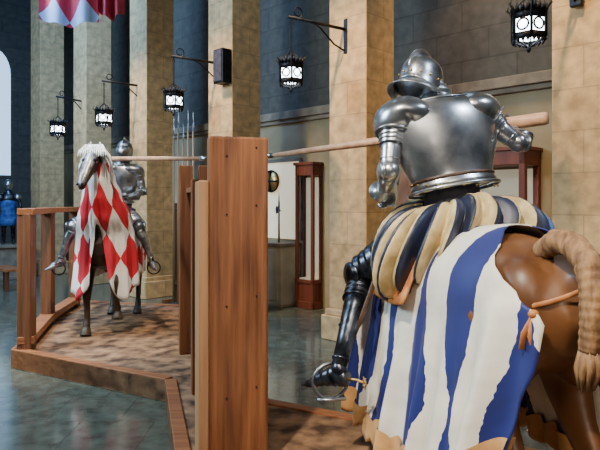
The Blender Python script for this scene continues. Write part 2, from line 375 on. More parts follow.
def rider(world,rz,label,J,mats,helmfn,hose,lmat,tors=1.0,hmat=None,lg=1.0):
    sz=1.42
    root=empty('person',(world[0],world[1],world[2]+sz),rz,label,'person')
    o=(0,0,-sz)
    V=Vector
    b=B()
    w=V(J['waist']);n=V(J['neck']);hd=V(J['head'])
    b.tube([w+V((0,0,-.22)),w+V((0,0,-.1)),w,w.lerp(n,.5),w.lerp(n,.85),n,n+V((0,0,.06))],[(.13,.12),(.16,.13),(.14,.11),(.18,.12),(.16,.1),(.06,.06),(.055,.055)],20,(0,1,0))
    b.tube([n,hd],[.05,.06],14,(0,1,0)); b.ell(hd,(.075,.095,.115))
    b.ell(hd+V((0,.09,-.01)),(.014,.02,.02))
    for sd in ('L','R'):
        s,e,wr,h=[V(J[k+sd]) for k in ('sh','el','wr','ha')]
        b.tube([n.lerp(s,.5)+V((0,0,-.05)),s,s.lerp(e,.5),e,e.lerp(wr,.4),wr],[.07,.06,.047,.04,.038,.028],14,(0,1,0))
        hp,kn,an=[V(J[k+sd]) for k in ('hip','kn','an')]
        b.tube([hp,hp.lerp(kn,.5),kn,kn.lerp(an,.35),an],[.1,.085,.06,.055,.036],14,(0,1,0))
    b.obj('body',M['padding'],root,o,remesh=.02,smo=3)
    b=B()
    d=(n-w)
    tab=[(-.12,.255,.19),(-.07,.243,.182),(-.02,.232,.17),(.03,.232,.168),(.15,.255,.176),(.35,.292,.188),(.55,.318,.19),(.72,.322,.185),(.84,.3,.17),(.92,.235,.148),(.97,.16,.12),(1.0,.095,.095)]
    b.tube([w+d*t for t,_,_ in tab],[(a*tors,c*tors) for _,a,c in tab],40,(0,1,0))
    cu=b.obj('cuirass',mats,root,o,sub=1)
    b=B(); b.torus(w+d*-.12,.253*tors,.01,d,36,8,0,(1.0,.76)); b.obj('rolled_edge',mats,cu)
    b=B(); b.torus(w+d*.93,.21*tors,.008,d,36,8,0,(1,.68)); b.obj('rolled_edge',mats,cu)
    b=B(); b.torus(w+d*.0,.232*tors,.009,d,36,8,0,(1,.73)); b.obj('waist_belt',M['darkleather'],cu)
    b=B()
    for k in range(22):
        a=2*pi*k/22; p=w+V((.245*tors*math.cos(a),.185*tors*math.sin(a),0))+d*-.08; b.ell(p,(.006,.006,.006),8,6)
    b.obj('rivet_row',M['brass'],cu,stuff=True)
    b=B(); lames(b,[n+V((0,0,-.04)),n+V((0,0,.0)),n+V((0,0,.05))],[(.12,.11),(.09,.09),(.078,.085)],3,.06,24); b.obj('gorget',mats,root,o)
    for sd in ('L','R'):
        J_side[0]=-1 if sd=='L' else 1
        plate_arm(root,J['sh'+sd],J['el'+sd],J['wr'+sd],mats,o,J.get('big',1))
        hand(root,J['ha'+sd],J['g'+sd],J['p'+sd],J['r'+sd],mats,'gauntlet',J['wr'+sd],o)
    def S(l): return [tuple(q*lg for q in r) if isinstance(r,tuple) else r*lg for r in l]
    for sd,sx in (('L',-1),('R',1)):
        hp,kn,an,toe=[V(J[k+sd]) for k in ('hip','kn','an','toe')]
        b=B(); lames(b,[hp.lerp(kn,.45),hp.lerp(kn,.8),kn+V((0,0,.02))],S([.105,.092,.078]),5,.08,20); b.obj('cuisse',lmat,root,o)
        b=B(); b.ell(kn,(.072*lg,.082*lg,.078*lg)); nn=V((sx,-.2,0)); b.tube([kn+nn*.05*lg,kn+nn*.07*lg,kn+nn*.078*lg],S([(.07,.062),(.075,.066),(.03,.03)]),16,(0,0,1)); b.obj('poleyn',lmat,root,o)
        b=B(); lames(b,[kn+V((0,0,-.04)),kn.lerp(an,.3)],S([(.066,.072),(.064,.078)]),4,.07,20); b.tube([kn.lerp(an,.2),kn.lerp(an,.38)+V((0,-.015,0)),kn.lerp(an,.7),an],S([(.058,.066),(.058,.072),(.044,.05),(.037,.043)]),20,(0,1,0)); b.torus(kn.lerp(an,.93),.041*lg,.006,an-kn); b.torus(kn.lerp(an,.6),.05*lg,.004,an-kn,24,8); b.obj('greave',lmat,root,o)
        f=(toe-an); f.z=0; f.normalize(); heel=an+V((0,0,-.06))-f*.055
        b=B(); lames(b,[heel,an+V((0,0,-.055))+f*.02,an.lerp(toe,.55)+V((0,0,-.005)),an.lerp(toe,.85),toe+f*.05],S([(.034,.038),(.04,.05),(.042,.036),(.032,.024),(.007,.007)]),7,.07,18,(0,0,1)); b.ell(an+V((0,0,-.02)),(.04*lg,.045*lg,.05*lg)); b.obj('sabaton',lmat,root,o)
        b=B(); c=heel-f*.11; b.tube([heel+f*.02,heel-f*.06+V((0,0,.008)),c],[.009,.008,.006],8); b.torus(c,.02,.005,(1,0,0),12,6)
        for k in range(6):
            a=2*pi*k/6; b.tube([c,c+V((0,math.cos(a)*.036,math.sin(a)*.036))],[.006,.003],6)
        b.obj('spur',M['brass'],root,o)
    if hose:
        b=B(); NP=26; NA=NP*8; rows=[]
        prof=[(.4,.1),(.58,.12),(.77,.115),(.93,.07),(1.0,.0),(.99,-.075),(.9,-.145),(.72,-.185),(.5,-.2)]
        c=w+V((.03,0,-.19)); rr=[random.uniform(.92,1.09) for _ in range(NP+1)]; dz=[random.uniform(-.025,.015) for _ in range(NP+1)]
        for i,(rho,z) in enumerate(prof):
            bul=math.sin(pi*(i+.3)/(len(prof)))**.5; row=[]
            for j in range(NA):
                th=2*pi*j/NA; pn=((j+4)//8)%NP; lob=1-.19*abs(math.cos(j/8*pi))**4*bul
                thw=th+.13*math.sin(i*.6+.5)*bul
                k=lob*lerp(1,rr[pn],bul*abs(math.sin(j/8*pi)))
                left=max(0,-math.cos(th))
                row.append(c+V((.515*rho*k*math.cos(thw),.38*rho*k*math.sin(thw),z*lob*(1+.5*left)+dz[pn]*bul-.12*abs(math.cos(th))**2*rho-.15*left*rho)))
            rows.append(row)
        b.grid(rows,0,closed=True)
        for k in range(len(b.f)):
            j=k%NA; pane=((j+4)//8)%NP; th=2*pi*pane/NP
            rt=math.cos(th)>.45
            b.m[k]= (0 if pane%2 else 1) if not rt else (1 if pane%2==0 else (2 if pane%4==1 else 3))
        b.obj('trunk_hose',hose,root,o,sub=1)
    helmfn(root,hd,o,hmat or mats)
    return root
def helm_burgonet(root,hd,o,mat):
    yaw=math.radians(J1yaw); 
    h=B(); V=Vector
    T=Matrix.Translation(hd)@Matrix.Rotation(yaw,4,'Z')@Matrix.Rotation(math.radians(-20),4,'X')@Matrix.Scale(.97,4)
    tab=[(-.13,.13,.155,-.02),(-.10,.118,.138,-.005),(-.05,.116,.142,0),(0,.116,.145,0),(.045,.108,.135,0),(.08,.09,.115,0),(.103,.062,.08,0),(.115,.014,.02,0)]
    h.tube([(0,q,z) for z,a,c,q in tab],[(a,c) for z,a,c,q in tab],28,(0,1,0),0,T)
    hb=h.obj('helmet',mat,root,o,sub=1)
    h=B(); pts_o=[];pts_i=[]
    for k in range(17):
        a=math.radians(-2+k*184/16); e=math.sin(math.radians(k*180/16))**.8; pts_o.append((0,math.cos(a)*(.14+.03*e),math.sin(a)*(.115+.05*e))); pts_i.append((0,math.cos(a)*.11,math.sin(a)*.1))
    rows=[]
    for x,sc in ((-.014,0),(-.006,1),(.006,1),(.014,0)):
        rows.append([ (x,p[1],p[2]) if sc else (x,q[1],q[2]) for p,q in zip(pts_o,pts_i)])
    h.grid(rows,0,mat=T); h.obj('comb',mat,hb)
    h=B()
    rows=[]
    for r in (0,1,2):
        row=[]
        for k in range(21):
            a=math.radians(10+k*8); e=r/2; ex=.1*e*math.sin(math.radians(k*9))**.7 if 0<k<20 else 0
            row.append((math.cos(a)*(.113+ex*.7),math.sin(a)*(.135+ex),-.01-.035*e))
        rows.append(row)
    h.grid(rows,0,mat=T); h.obj('peak',mat,hb,thick=.006)
    h=B(); rows=[]
    for r in (0,1,2):
        row=[]
        for k in range(21):
            a=math.radians(185+k*8.5); e=r/2; row.append((math.cos(a)*(.122+.04*e),math.sin(a)*(.147+.06*e),-.085-.05*e))
        rows.append(row)
    h.grid(rows,0,mat=T); h.obj('neck_guard',mat,hb,thick=.006)
    for sx in (-1,1):
        h=B(); h.tube([T@V((sx*.1,.03,-.04)),T@V((sx*.098,.05,-.1)),T@V((sx*.06,.07,-.15))],[(.05,.012),(.045,.012),(.025,.01)],12,(0,1,0))
        h.obj('cheek_piece',mat,hb)
    h=B()
    for k in range(14):
        a=2*pi*k/14; h.ell(T@V((math.cos(a)*.118,math.sin(a)*.147,-.035)),(.006,.006,.006),8,6)
    h.obj('rivet_row',M['brass'],hb,stuff=True)
def helm_close(root,hd,o,mat):
    h=B(); V=Vector; T=Matrix.Translation(hd)
    tab=[(-.16,.1,.12),(-.12,.085,.105),(-.06,.1,.125),(0,.108,.132),(.05,.1,.122),(.09,.08,.098),(.12,.05,.062),(.135,.012,.015)]
    h.tube([(0,0,z) for z,a,c in tab],[(a,c) for z,a,c in tab],24,(0,1,0),0,T); hb=h.obj('helmet',mat,root,o,sub=1)
    h=B(); h.tube([T@V((0,.08,-.02)),T@V((0,.14,-.03)),T@V((0,.2,-.06))],[(.1,.085),(.07,.06),(.012,.012)],18); h.obj('visor',mat,hb)
    h=B(); h.box(hd+V((0,.138,.025)),(.13,.02,.012)); h.obj('eye_slit',M['iron'],hb)
    h=B(); h.tube([hd+V((0,.1,.1)),hd+V((0,.03,.145)),hd+V((0,-.06,.13)),hd+V((0,-.12,.06))],[(.006,.02),(.006,.028),(.006,.028),(.006,.02)],10); h.obj('comb',mat,hb)

def tolocal(w,org,rz):
    d=Vector(w)-Vector(org); return Matrix.Rotation(-rz,3,'Z')@d

# ================================================================= SETTING
ang=math.atan2(-.697,.717)
ex=Vector((.717,-.697,0)); ey=Vector((.697,.717,0))
W0=Vector((1.7,8.75,0))
def wp(s,d=0,z=0):
    p=W0+ex*s-ey*d; return (p.x,p.y,z)
b=B(); b.prism([(-22,-4),(12,-4),(12,24),(-22,24)],-.1,0); struct(b.obj('floor',M['floor'],smooth=False,boxuv=True))
b=B(); b.prism([(-22,1.5),(12,1.5),(12,24),(-22,24)],7.8,7.9); struct(b.obj('ceiling',M['ceil'],smooth=False))
b=B(); b.box((0,.15,3.9),(22,.3,7.8)); struct(b.obj('wall_back',M['wall'],loc=wp(-2.0),rz=ang,smooth=False,boxuv=True))
Lc=Vector(wp(-12.9))
b=B(); b.box((0,0,3.9),(.3,13,7.8)); struct(b.obj('wall_left',M['wall'],loc=tuple(Lc-ey*6.3-ex*.15),rz=ang,smooth=False,boxuv=True))
b=B(); b.box((0,-.02,1.65),(21.5,.05,3.3)); struct(b.obj('trim_1',M['panelwall'],loc=wp(-1.9),rz=ang,smooth=False))
b=B(); b.box((0,-.07,3.38),(21.5,.16,.14)); b.box((0,-.05,3.28),(21.5,.1,.08)); struct(b.obj('trim_2',M['trimstone'],loc=wp(-1.9),rz=ang,smooth=False,bevel=.01))
pil=[(3.0,5.95),(.82,7.75),(-1.08,9.6),(-2.9,11.4),(-4.7,13.2),(-6.5,15.0)]
for i,(x,y) in enumerate(pil):
    b=B(); b.box((0,0,4.0),(.62,.6,7.6)); b.box((0,0,.16),(.78,.76,.32)); b.box((0,0,.36),(.7,.68,.08))
    ob=b.obj('stone_pillar',M['stone'],loc=(x,y,0),rz=ang,smooth=False,boxuv=True,bevel=.012)
    tag(ob,'tall square limestone block pillar with a stepped plinth','pillar','row of limestone pillars')
wl=Lc-ey*1.65
b=B(); pts=[(-.45,2.6),(.45,2.6),(.45,5.5)]+[(.45*math.cos(a),5.5+.7*math.sin(a)) for a in [k*pi/12 for k in range(1,12)]]+[(-.45,5.5)]
R=Matrix(((0,0,1,0),(1,0,0,0),(0,1,0,0),(0,0,0,1)))
b.prism(pts,.0,.02,mat=R)
struct(b.obj('window_1',emis('daylit_glass',(.5,.75,1.0),1.5),loc=(wl.x,wl.y,0),rz=ang,smooth=False))

# ---- lanterns + brackets
lan=[(2.04,5.2),(-.11,7.1),(-1.95,9.0),(-3.63,10.8),(-5.15,12.4)]
def make_lantern(loc):
    e=empty('hanging_lantern',loc,.3,'black wrought-iron hexagonal lantern with glowing glass on a chain','lantern','row of iron lanterns')
    g=B(); g.tube([(0,0,-.12),(0,0,-.09),(0,0,.06),(0,0,.08)],[.08,.135,.135,.1],6,(0,1,0)); g.obj('glass_panel',M['glow'],e,smooth=False)
    c=B()
    for k in range(6):
        a=2*pi*k/6; d=Vector((math.cos(a),math.sin(a),0)); d2=Vector((math.cos(a+pi/3),math.sin(a+pi/3),0))
        c.tube([d*.15+Vector((0,0,-.12)),d*.15+Vector((0,0,.12)),d*.2+Vector((0,0,.17)),d*.18+Vector((0,0,.21))],[.014,.014,.012,.003],6)
        for z,hh in ((.085,.045),(-.105,.035)):
            c.tube([d*.15+Vector((0,0,z)),d2*.15+Vector((0,0,z))],[(.006,hh),(.006,hh)],6)
        m=(d+d2)*.5
        c.torus(m*.152+Vector((0,0,-.01)),.05,.01,m,12,5)
        for q in (.2,.5,.8):
            n=d.lerp(d2,q); c.tube([n*.15+Vector((0,0,.11)),n*.165+Vector((0,0,.15)),n*.165+Vector((0,0,.185))],[.024,.016,.002],6)
            c.tube([n*.148+Vector((0,0,-.13)),n*.14+Vector((0,0,-.165))],[.022,.003],6)
        c.tube([d*.15+Vector((0,0,.12)),d*.08+Vector((0,0,.2)),Vector((0,0,.27))],[.007,.007,.007],6)
        c.tube([d*.14+Vector((0,0,-.13)),d*.07+Vector((0,0,-.16)),Vector((0,0,-.2))],[.007,.007,.007],6)
    c.ell((0,0,-.21),(.02,.02,.03)); c.obj('iron_cage',M['iron'],e)
    c=B(); z=.28; k=0
    while z<.62:
        c.torus((0,0,z),.016,.004,(1,0,0) if k%2 else (0,1,0),10,5,0,(1,1)); z+=.026;k+=1
    c.obj('chain',M['iron'],e,stuff=True)
    return e
def make_bracket(loc,L):
    e=empty('wall_bracket',loc,0,'black iron lantern bracket arm fixed to a stone pillar','bracket','iron lantern brackets')
    c=B(); c.tube([(-.04,0,0),(L,0,0)],[.02,.022],8); c.tube([(.0,0,.0),(.0,0,-.05)],[.01,.01],6); c.torus((0,0,-.06),.018,.005,(0,1,0),10,5)
    c.tube([(L,0,-.3),(L*.75,0,-.22),(L*.5,0,-.05),(L*.35,0,0)],[.012]*4,8); 
    sp=[(.1+.07*math.cos(a)*(1-a/12),0,.08+.07*math.sin(a)*(1-a/12)) for a in [k*.5-1.57 for k in range(16)]]
    c.tube(sp,[.009]*16,6); c.obj('arm',M['iron'],e)
    c=B(); c.box((L-.03,0,-.1),(.06,.12,.46)); c.obj('wall_plate',M['iron'],e,smooth=False,bevel=.01)
    return e
def dup(e,loc,rz=None):
    n=e.copy(); bpy.context.scene.collection.objects.link(n); n.location=loc
    if rz is not None: n.rotation_euler=(0,0,rz)
    for ch in e.children:
        m=ch.copy(); m.parent=n; bpy.context.scene.collection.objects.link(m)
    return n
L0=None;B0=None
for i,(x,y) in enumerate(lan):
    pxy=Vector((pil[i][0],pil[i][1],0)); d=(pxy-Vector((x,y,0))); a=math.atan2(d.y,d.x)
    if L0 is None: L0=make_lantern((x,y,3.38))
    else: dup(L0,(x,y,3.38),.3+i*.3)
    LL=d.length-.33
    if B0 is None: B0=make_bracket((x,y,4.06),LL); B0.rotation_euler=(0,0,a)
    else: dup(B0,(x,y,4.06),a)
e=empty('loudspeaker',(-1.22,9.2,3.68),ang,'black box loudspeaker mounted on a stone pillar','speaker')
b=B(); b.box((0,0,.27),(.24,.2,.54)); b.obj('housing',M['iron'],e,smooth=False,bevel=.015)
b=B(); b.box((0,-.105,.27),(.2,.012,.48)); b.obj('grille',M['padding'],e,smooth=False)
b=B(); b.box((0,.15,.27),(.06,.14,.1)); b.obj('mount',M['iron'],e,smooth=False)
# ---- display cases
def case(s,wd,label,D=.5):
    e=empty('display_case',wp(s,D/2+.03),ang,label,'display case')
    b=B(); H=2.45; t=.08 if wd>1 else .055
    for x in (-wd/2+t/2,wd/2-t/2):
        for y in (-D/2+t/2,D/2-t/2): b.box((x,y,H/2),(t,t,H))
    b.box((0,0,H-.09),(wd,D,.18)); b.box((0,0,H+.02),(wd+.05,D+.05,.05)); b.box((0,0,.46),(wd,D,.06)); b.box((0,0,.06),(wd,D,.12))
    b.obj('frame',M['redwood'],e,smooth=False,bevel=.008)
    b=B(); b.box((0,0,.28),(wd-.06,D-.04,.36)); b.obj('cabinet_base',M['redwood'],e,smooth=False,bevel=.01)
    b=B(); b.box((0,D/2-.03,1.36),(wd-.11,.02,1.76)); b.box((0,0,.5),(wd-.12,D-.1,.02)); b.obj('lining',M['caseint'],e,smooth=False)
    b=B(); b.box((0,-D/2+.03,1.4),(wd-.11,.006,1.8)); b.obj('glass_pane',M['glass'],e,smooth=False)
    return e
case(-2.0,.42,'slim tall mahogany display case with glowing lining',.26)
case(1.15,1.55,'mahogany glass display case with dark red header')
e=empty('display_board',wp(-3.15,.045,1.15),ang,'pale self-glowing display board mounted on the plastered wall','display board')
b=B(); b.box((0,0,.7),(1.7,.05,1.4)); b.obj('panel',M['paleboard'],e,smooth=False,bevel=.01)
b=B(); b.box((0,-.01,1.42),(1.76,.09,.06)); b.box((.87,-.01,.7),(.05,.09,1.4)); b.obj('frame',M['trimstone'],e,smooth=False)
e=empty('low_cabinet',wp(-3.05,.3,0),ang,'low grey-beige painted cabinet with panelled doors','cabinet')
b=B(); b.box((0,0,.54),(1.5,.48,1.0)); b.box((0,0,.04),(1.46,.44,.08)); b.obj('body',M['casebase'],e,smooth=False,bevel=.01)
b=B(); b.box((0,0,1.07),(1.54,.54,.06)); b.obj('worktop',M['trimstone'],e,smooth=False,bevel=.01)
for x in (-.36,.36):
    b=B(); b.box((x,-.25,.55),(.64,.03,.86)); dd=b.obj('door',M['casebase'],e,smooth=False,bevel=.01)
    b=B(); b.ell((x*.3,-.28,.6),(.02,.02,.02)); b.obj('knob',M['brass'],dd)
e=empty('round_shield',wp(-3.0,.11,2.2),ang,'small round iron shield with cross ribs hung on pale board','shield')
b=B(); b.tube([(0,.02,0),(0,-.01,0),(0,-.04,0)],[.2,.19,.05],28,(0,0,1)); b.obj('disc',M['brass'],e)
b=B(); b.torus((0,-.01,0),.195,.015,(0,1,0),28,8); b.box((0,-.035,0),(.03,.03,.38)); b.box((0,-.035,0),(.38,.03,.03)); b.obj('rib',M['iron'],e)
def pole(loc,h,lab,tilt=0,rz=ang,mat=None,group='upright polearms'):
    e=empty('halberd',loc,rz,lab,'weapon',group)
    b=B(); b.tube([(0,0,0),(0,0,h)],[.02,.016],8,(0,1,0)); b.obj('shaft',M['shaft'] if mat is None else mat,e)
    b=B(); b.tube([(0,0,h-.05),(0,0,h+.12),(0,0,h+.35)],[(.018,.014),(.026,.008),(.003,.003)],8,(0,1,0))
    if group!='tall pikes in the rack': b.add([(-.015,0,h-.02),(-.015,0,h+.08),(-.07,0,h+.1),(-.09,0,h+.04),(-.07,0,h-.05),(.015,0,h),(.015,0,h+.05),(.06,0,h+.0)],[[0,1,2,3,4],[5,6,7]])
    b.obj('blade',M['steel_mid'],e,thick=.004,smooth=False)
    e.rotation_euler=(0,tilt,rz); return e
pole(wp(-2.6,.3,1.1),.55,'short polearm with steel blade standing on low cabinet')
for s in (-8.0,-7.7,-7.4,-7.1,-6.8,-10.2,-9.9,-9.6):
    pole(wp(s,.12),2.95+.15*math.sin(s*7),'long polearm with steel blade leaning on the stone wall')
e=empty('weapon_rack',(-2.05,10.35,0),ang,'dark timber rack holding tall upright pikes','rack')
b=B()
for x in (-.38,.38): b.box((x,.06,.9),(.06,.06,1.8)); b.box((x,.0,.03),(.08,.4,.06))
for z in (.35,1.7): b.box((0,.06,z),(.82,.05,.07))
b.obj('frame',M['postdark'],e,smooth=False,bevel=.006)
for k in range(5):
    p=Vector((-2.05,10.35,0))+ex*(-.3+.15*k)-ey*.03
    pole((p.x,p.y,.01),3.0+.14*math.sin(k*2.3),'tall pike with steel head upright in timber rack',0,ang,None,'tall pikes in the rack')
# ---- banners
for k,(x,y,z,w,h) in enumerate(((-2.95,9.1,4.78,.4,2.2),(-3.85,9.7,4.85,.95,2.2))):
    e=empty('hanging_banner',(x,y,z),.1,['deep red cloth banner hanging from a ceiling rod','pale blue and red lozenge banner hanging from a ceiling rod'][k],'banner')
    b=B(); rows=[];uv=[]
    for i in range(13):
        v=i/12; rows.append([((j/16-.5)*w,.06*math.sin(j*.9)*(.4+v),-v*h+h-.12*v*(1-abs(j/8-1))) for j in range(17)]); uv.append([((j/16)*w,v*h) for j in range(17)])
    b.grid(rows,0,uv); b.obj('cloth',[nmat('red_banner_cloth',(.25,.01,.03),(.4,.03,.06),(4,4,4),.7),M['banner']][k],e)
    b=B(); b.tube([(-w/2-.05,0,h),(w/2+.05,0,h)],[.02,.02],8); b.tube([(0,0,h),(0,0,7.8-z)],[.01,.01],6); b.obj('rod',M['iron'],e)

# ---- platform
poly=[(-3.15,6.35),(-1.22,5.27),(-.75,3.55),(-.2,1.5),(1.95,.95),(2.5,3.25),(-.31,4.78),(-1.5,9.05),(-3.75,9.6)]
e=empty('display_platform',(-1,5.5,0),0,'low sand-covered dais edged with orange-brown timber boards','platform')
def off(p): return (p[0]+1,p[1]-5.5)
b=B(); b.prism([off(p) for p in poly],0.005,.195); b.obj('sand_bed',M['sand'],e,smooth=False)
b=B(); n=len(poly)
for i in range(n):
    p=Vector(off(poly[i])+(0,)); q=Vector(off(poly[(i+1)%n])+(0,)); d=(q-p); a=math.atan2(d.y,d.x); m=(p+q)/2; nr=Vector((-d.y,d.x,0)).normalized()
    m=m+nr*.05; b.box((m.x,m.y,.107),(d.length,.1,.205),rz=a)
b.obj('edge_board',M['railx'],e,smooth=False,bevel=.006)

# ---- tilt barrier
F=Vector((-.27,1,0)).normalized(); br=math.atan2(-F.x,F.y)
e=empty('tilt_barrier',(-.38,3.5,.2),br,'timber jousting barrier with tall end posts and boarded side','barrier')
b=B(); b.box((.015,.06,1.0),(.36,.12,2.0)); pp=b.obj('post',M['post'],e,smooth=False,bevel=.015)
for z in (.45,1.0,1.55,1.9):
    for x in (.12,-.06):
        b=B(); b.tube([(x,-.0,z+x*.3),(x,-.006,z+x*.3)],[.006,.005],10,(0,0,1)); b.obj('bolt',M['iron'],pp)
b=B(); b.box((-.195,.14,.86),(.06,.26,1.75)); b.obj('side_board',M['postpale'],e,smooth=False,bevel=.008)
for x in (-.1,.1):
    b=B(); b.box((x,2.86,1.0),(.14,.14,2.0)); b.obj('post',M['postdark'],e,smooth=False,bevel=.01)
b=B(); b.box((-.1,1.5,.9),(.1,.12,1.8)); b.obj('post',M['post'],e,smooth=False,bevel=.01)
for k in range(7):
    b=B(); b.box((-.0,1.48,.14+k*.235),(.05,2.66,.225)); b.obj('plank',M['rail'],e,smooth=False,bevel=.006)
b=B(); b.box((0,1.48,1.73),(.2,2.66,.05)); b.obj('top_rail',M['rail'],e,smooth=False,bevel=.006)
# ---- side fence
e=empty('railing_fence',(-3.0,6.4,.205),0,'rough timber rail fence along the dais edge','fence')
pts=[(0,0),(-.33,1.3),(-.5,2.65)]
for (x,y),wd in zip(pts,(.15,.14,.13)):
    b=B(); b.box((x,y,.74),(wd,wd,1.48)); b.obj('post',M['postdark'],e,smooth=False,bevel=.008)
for (p,q) in ((pts[0],pts[1]),(pts[1],pts[2])):
    for z,hh in ((1.5,.07),(.1,.08)):
        d=Vector((q[0]-p[0],q[1]-p[1],0)); a=math.atan2(d.y,d.x); b=B(); b.box(((p[0]+q[0])/2,(p[1]+q[1])/2,z),(d.length+.15,.17,hh),rz=a); b.obj('rail',M['railx'],e,smooth=False,bevel=.006)
# ---- bench + far figure
e=empty('wooden_bench',(-6.15,12.2,0),ang,'low brown wooden bench','bench')
b=B(); b.box((0,0,.43),(1.0,.36,.06)); b.obj('seat',M['railx'],e,smooth=False,bevel=.008)
for x in (-.42,.42):
    for y in (-.13,.13): b=B(); b.box((x,y,.2),(.07,.07,.4)); b.obj('leg',M['postdark'],e,smooth=False)
e=empty('plinth',(-7.0,14.0,0),ang,'grey stone display plinth','plinth')
b=B(); b.box((0,0,.4),(.8,.8,.7)); b.box((0,0,.78),(.9,.9,.06)); b.box((0,0,.04),(.9,.9,.08)); b.obj('base',M['trimstone'],e,smooth=False,bevel=.01)
e=empty('person',(-7.0,14.0,.81),math.radians(200),'person in dark armour and blue surcoat standing on plinth','person')
b=B(); b.tube([(0,0,.7),(0,0,.85),(0,0,1.1),(0,0,1.22),(0,0,1.3)],[(.14,.1),(.13,.1),(.18,.12),(.12,.09),(.05,.05)],14,(0,1,0)); b.ell((0,0,1.4),(.08,.1,.12))
for sx in (-1,1):
    b.tube([(sx*.08,0,.75),(sx*.1,.02,.42),(sx*.11,0,.05),(sx*.12,.12,.03)],[.085,.06,.045,.03],12,(0,1,0)); b.tube([(sx*.12,0,1.18),(sx*.23,0,1.1),(sx*.27,.03,.88),(sx*.22,.2,.8)],[.06,.055,.045,.035],12,(0,1,0))
b.obj('body',M['steel_dark'],e,remesh=.02,smo=2)
b=B(); b.tube([(0,0,.45),(0,0,.6),(0,0,.8),(0,0,1.0),(0,0,1.08)],[(.24,.19),(.2,.16),(.15,.125),(.185,.135),(.13,.11)],20,(0,1,0)); b.obj('surcoat',nmat('blue_cloth',(.006,.03,.16),(.05,.14,.4),(9,9,9),.7),e)
for sx in (-1,1):
    b=B(); b.ell((sx*.2,0,1.13),(.085,.09,.08)); b.obj('pauldron',M['steel'],e)
b=B(); b.ell((0,0,1.42),(.1,.12,.14)); b.obj('helmet',M['steel'],e)

# ================================================================= RIGHT (blue and white) horse + rider
r1=math.radians(12.5); O1=(.86,3.22,.2)
h1=empty('horse',O1,r1,'brown bay horse in blue and white striped caparison, braided tail','horse')
horse(h1,M['horse'],M['tail'],bend=.22,headdrop=.12)
rear=lambda t: interp([(0,-.58),(.18,-.74),(.34,-.95),(.46,-1.04),(.62,-1.04),(.8,-1.01),(1,-.98)],t)[0]
hem=lambda s: .34+.3*max(0,(s-.72)/.28)**1.3
FO=.026
rows,uv=cap_grid(.62,rear,hem,fold=FO)
b=B(); b.grid(rows,0,uv); cp=b.obj('caparison',M['stripes'],h1,thick=.006)
cp['label']='navy and cream striped horse cloth'
for sd in (-1,1):
    rr=[]
    for side_,qs in ((.016,range(7)),(-.018,range(6,-1,-1))):
        for i in qs:
            q=i/6; r=[]
            for j in range(241):
                s=j/240; base_=hem(s); drop=interp(TR,lerp(.62,-.98,s))[2]-base_
                sc=abs(math.sin(s*pi*14)); top=.075+.03*sc; bot=-.015-.04*sc
                zz=lerp(top,bot,q); t=1-.62*max(0,zz)/max(.2,drop)
                p=cap_pt(sd,s,t,.62,rear,hem,.035,.12,FO,side_)
                if zz<0: p.z+=zz
                r.append(p)
            rr.append(r)
    b=B(); b.grid(rr,0); b.obj('hem_border',M['gold'],cp)
b=B()
pts=[]
for k in range(15):
    a=-1.2+2.4*k/14; pts.append((.0+.26*math.sin(a),-.68-.34*math.cos(a),1.27-.11*abs(math.sin(a))))
b.tube(pts,[(.004,.01)]*15,8)
b.tube([(-.2,-1.0,1.17),(-.22,-1.01,1.1),(-.2,-1.02,1.02)],[(.014,.005)]*3,8,(0,1,0)); b.tube([(-.2,-1.0,1.17),(-.24,-1.0,1.11),(-.25,-1.0,1.05)],[(.014,.005)]*3,8,(0,1,0)); b.ell((-.2,-1.0,1.18),(.022,.018,.018))
b.obj('crupper_strap',M['leather'],h1)
b=B(); b.tube([(0,-.3,1.49),(0,-.22,1.47),(0,-.05,1.45),(0,.12,1.46),(0,.24,1.5)],[(.16,.04),(.2,.04),(.21,.04),(.2,.04),(.15,.06)],20); sdl=b.obj('saddle',M['leather'],h1)
for sx in (-1,1):
    b=B(); rows=[]
    for i in range(6):
        q=i/5; rows.append([Vector((sx*(.32+.09*q+.006*math.sin(k)),lerp(-.26,.2,k/8),1.32-.22*q-.03*math.sin(k/8*pi)*q)) for k in range(9)])
    b.grid(rows,0); b.obj('saddle_flap',M['leather'],sdl,thick=.012)
for sx in (-1,1):
    b=B(); b.tube([(sx*.38,.12,1.3),(sx*.5,.14,.95),(sx*.62,.19,.7)],[(.015,.004)]*3,8,(0,1,0)); b.obj('stirrup_leather',M['darkleather'],h1)
    b=B(); b.torus((sx*.66,.2,.6),.1,.011,(0,1,0),20,8); b.box((sx*.66,.2,.505),(.16,.07,.014)); b.obj('stirrup',M['steel_mid'],h1)

la_b=(1.40,3.3,2.28); la_t=(-.31,4.8,2.18)
def lance(b0,t0,lab,r0=.034,r1=.013):
    e=empty('jousting_lance',b0,0,lab,'lance'); d=Vector(t0)-Vector(b0); L=d.length
    e.rotation_euler=d.to_track_quat('Z','Y').to_euler()
    b=B(); b.tube([(0,0,0),(0,0,.02),(0,0,.25),(0,0,.6),(0,0,L*.6),(0,0,L-.12)],[r0*.9,r0,r0*1.0,r0*.85,(r0+r1)/2,r1],16,(0,1,0)); b.obj('shaft',M['lance'],e)
    b=B(); b.tube([(0,0,L-.13),(0,0,L-.08),(0,0,L)],[r1*1.2,r1*1.2,.004],12,(0,1,0)); b.obj('tip',M['steel'],e)
    return e
lance(la_b,la_t,'long pale wooden lance held by the blue and white rider',.038,.017)
hw=Vector(la_b).lerp(Vector(la_t),.12); hR=tolocal(hw,O1,r1); gR=Matrix.Rotation(-r1,3,'Z')@(Vector(la_t)-Vector(la_b)).normalized()
J1yaw=-58
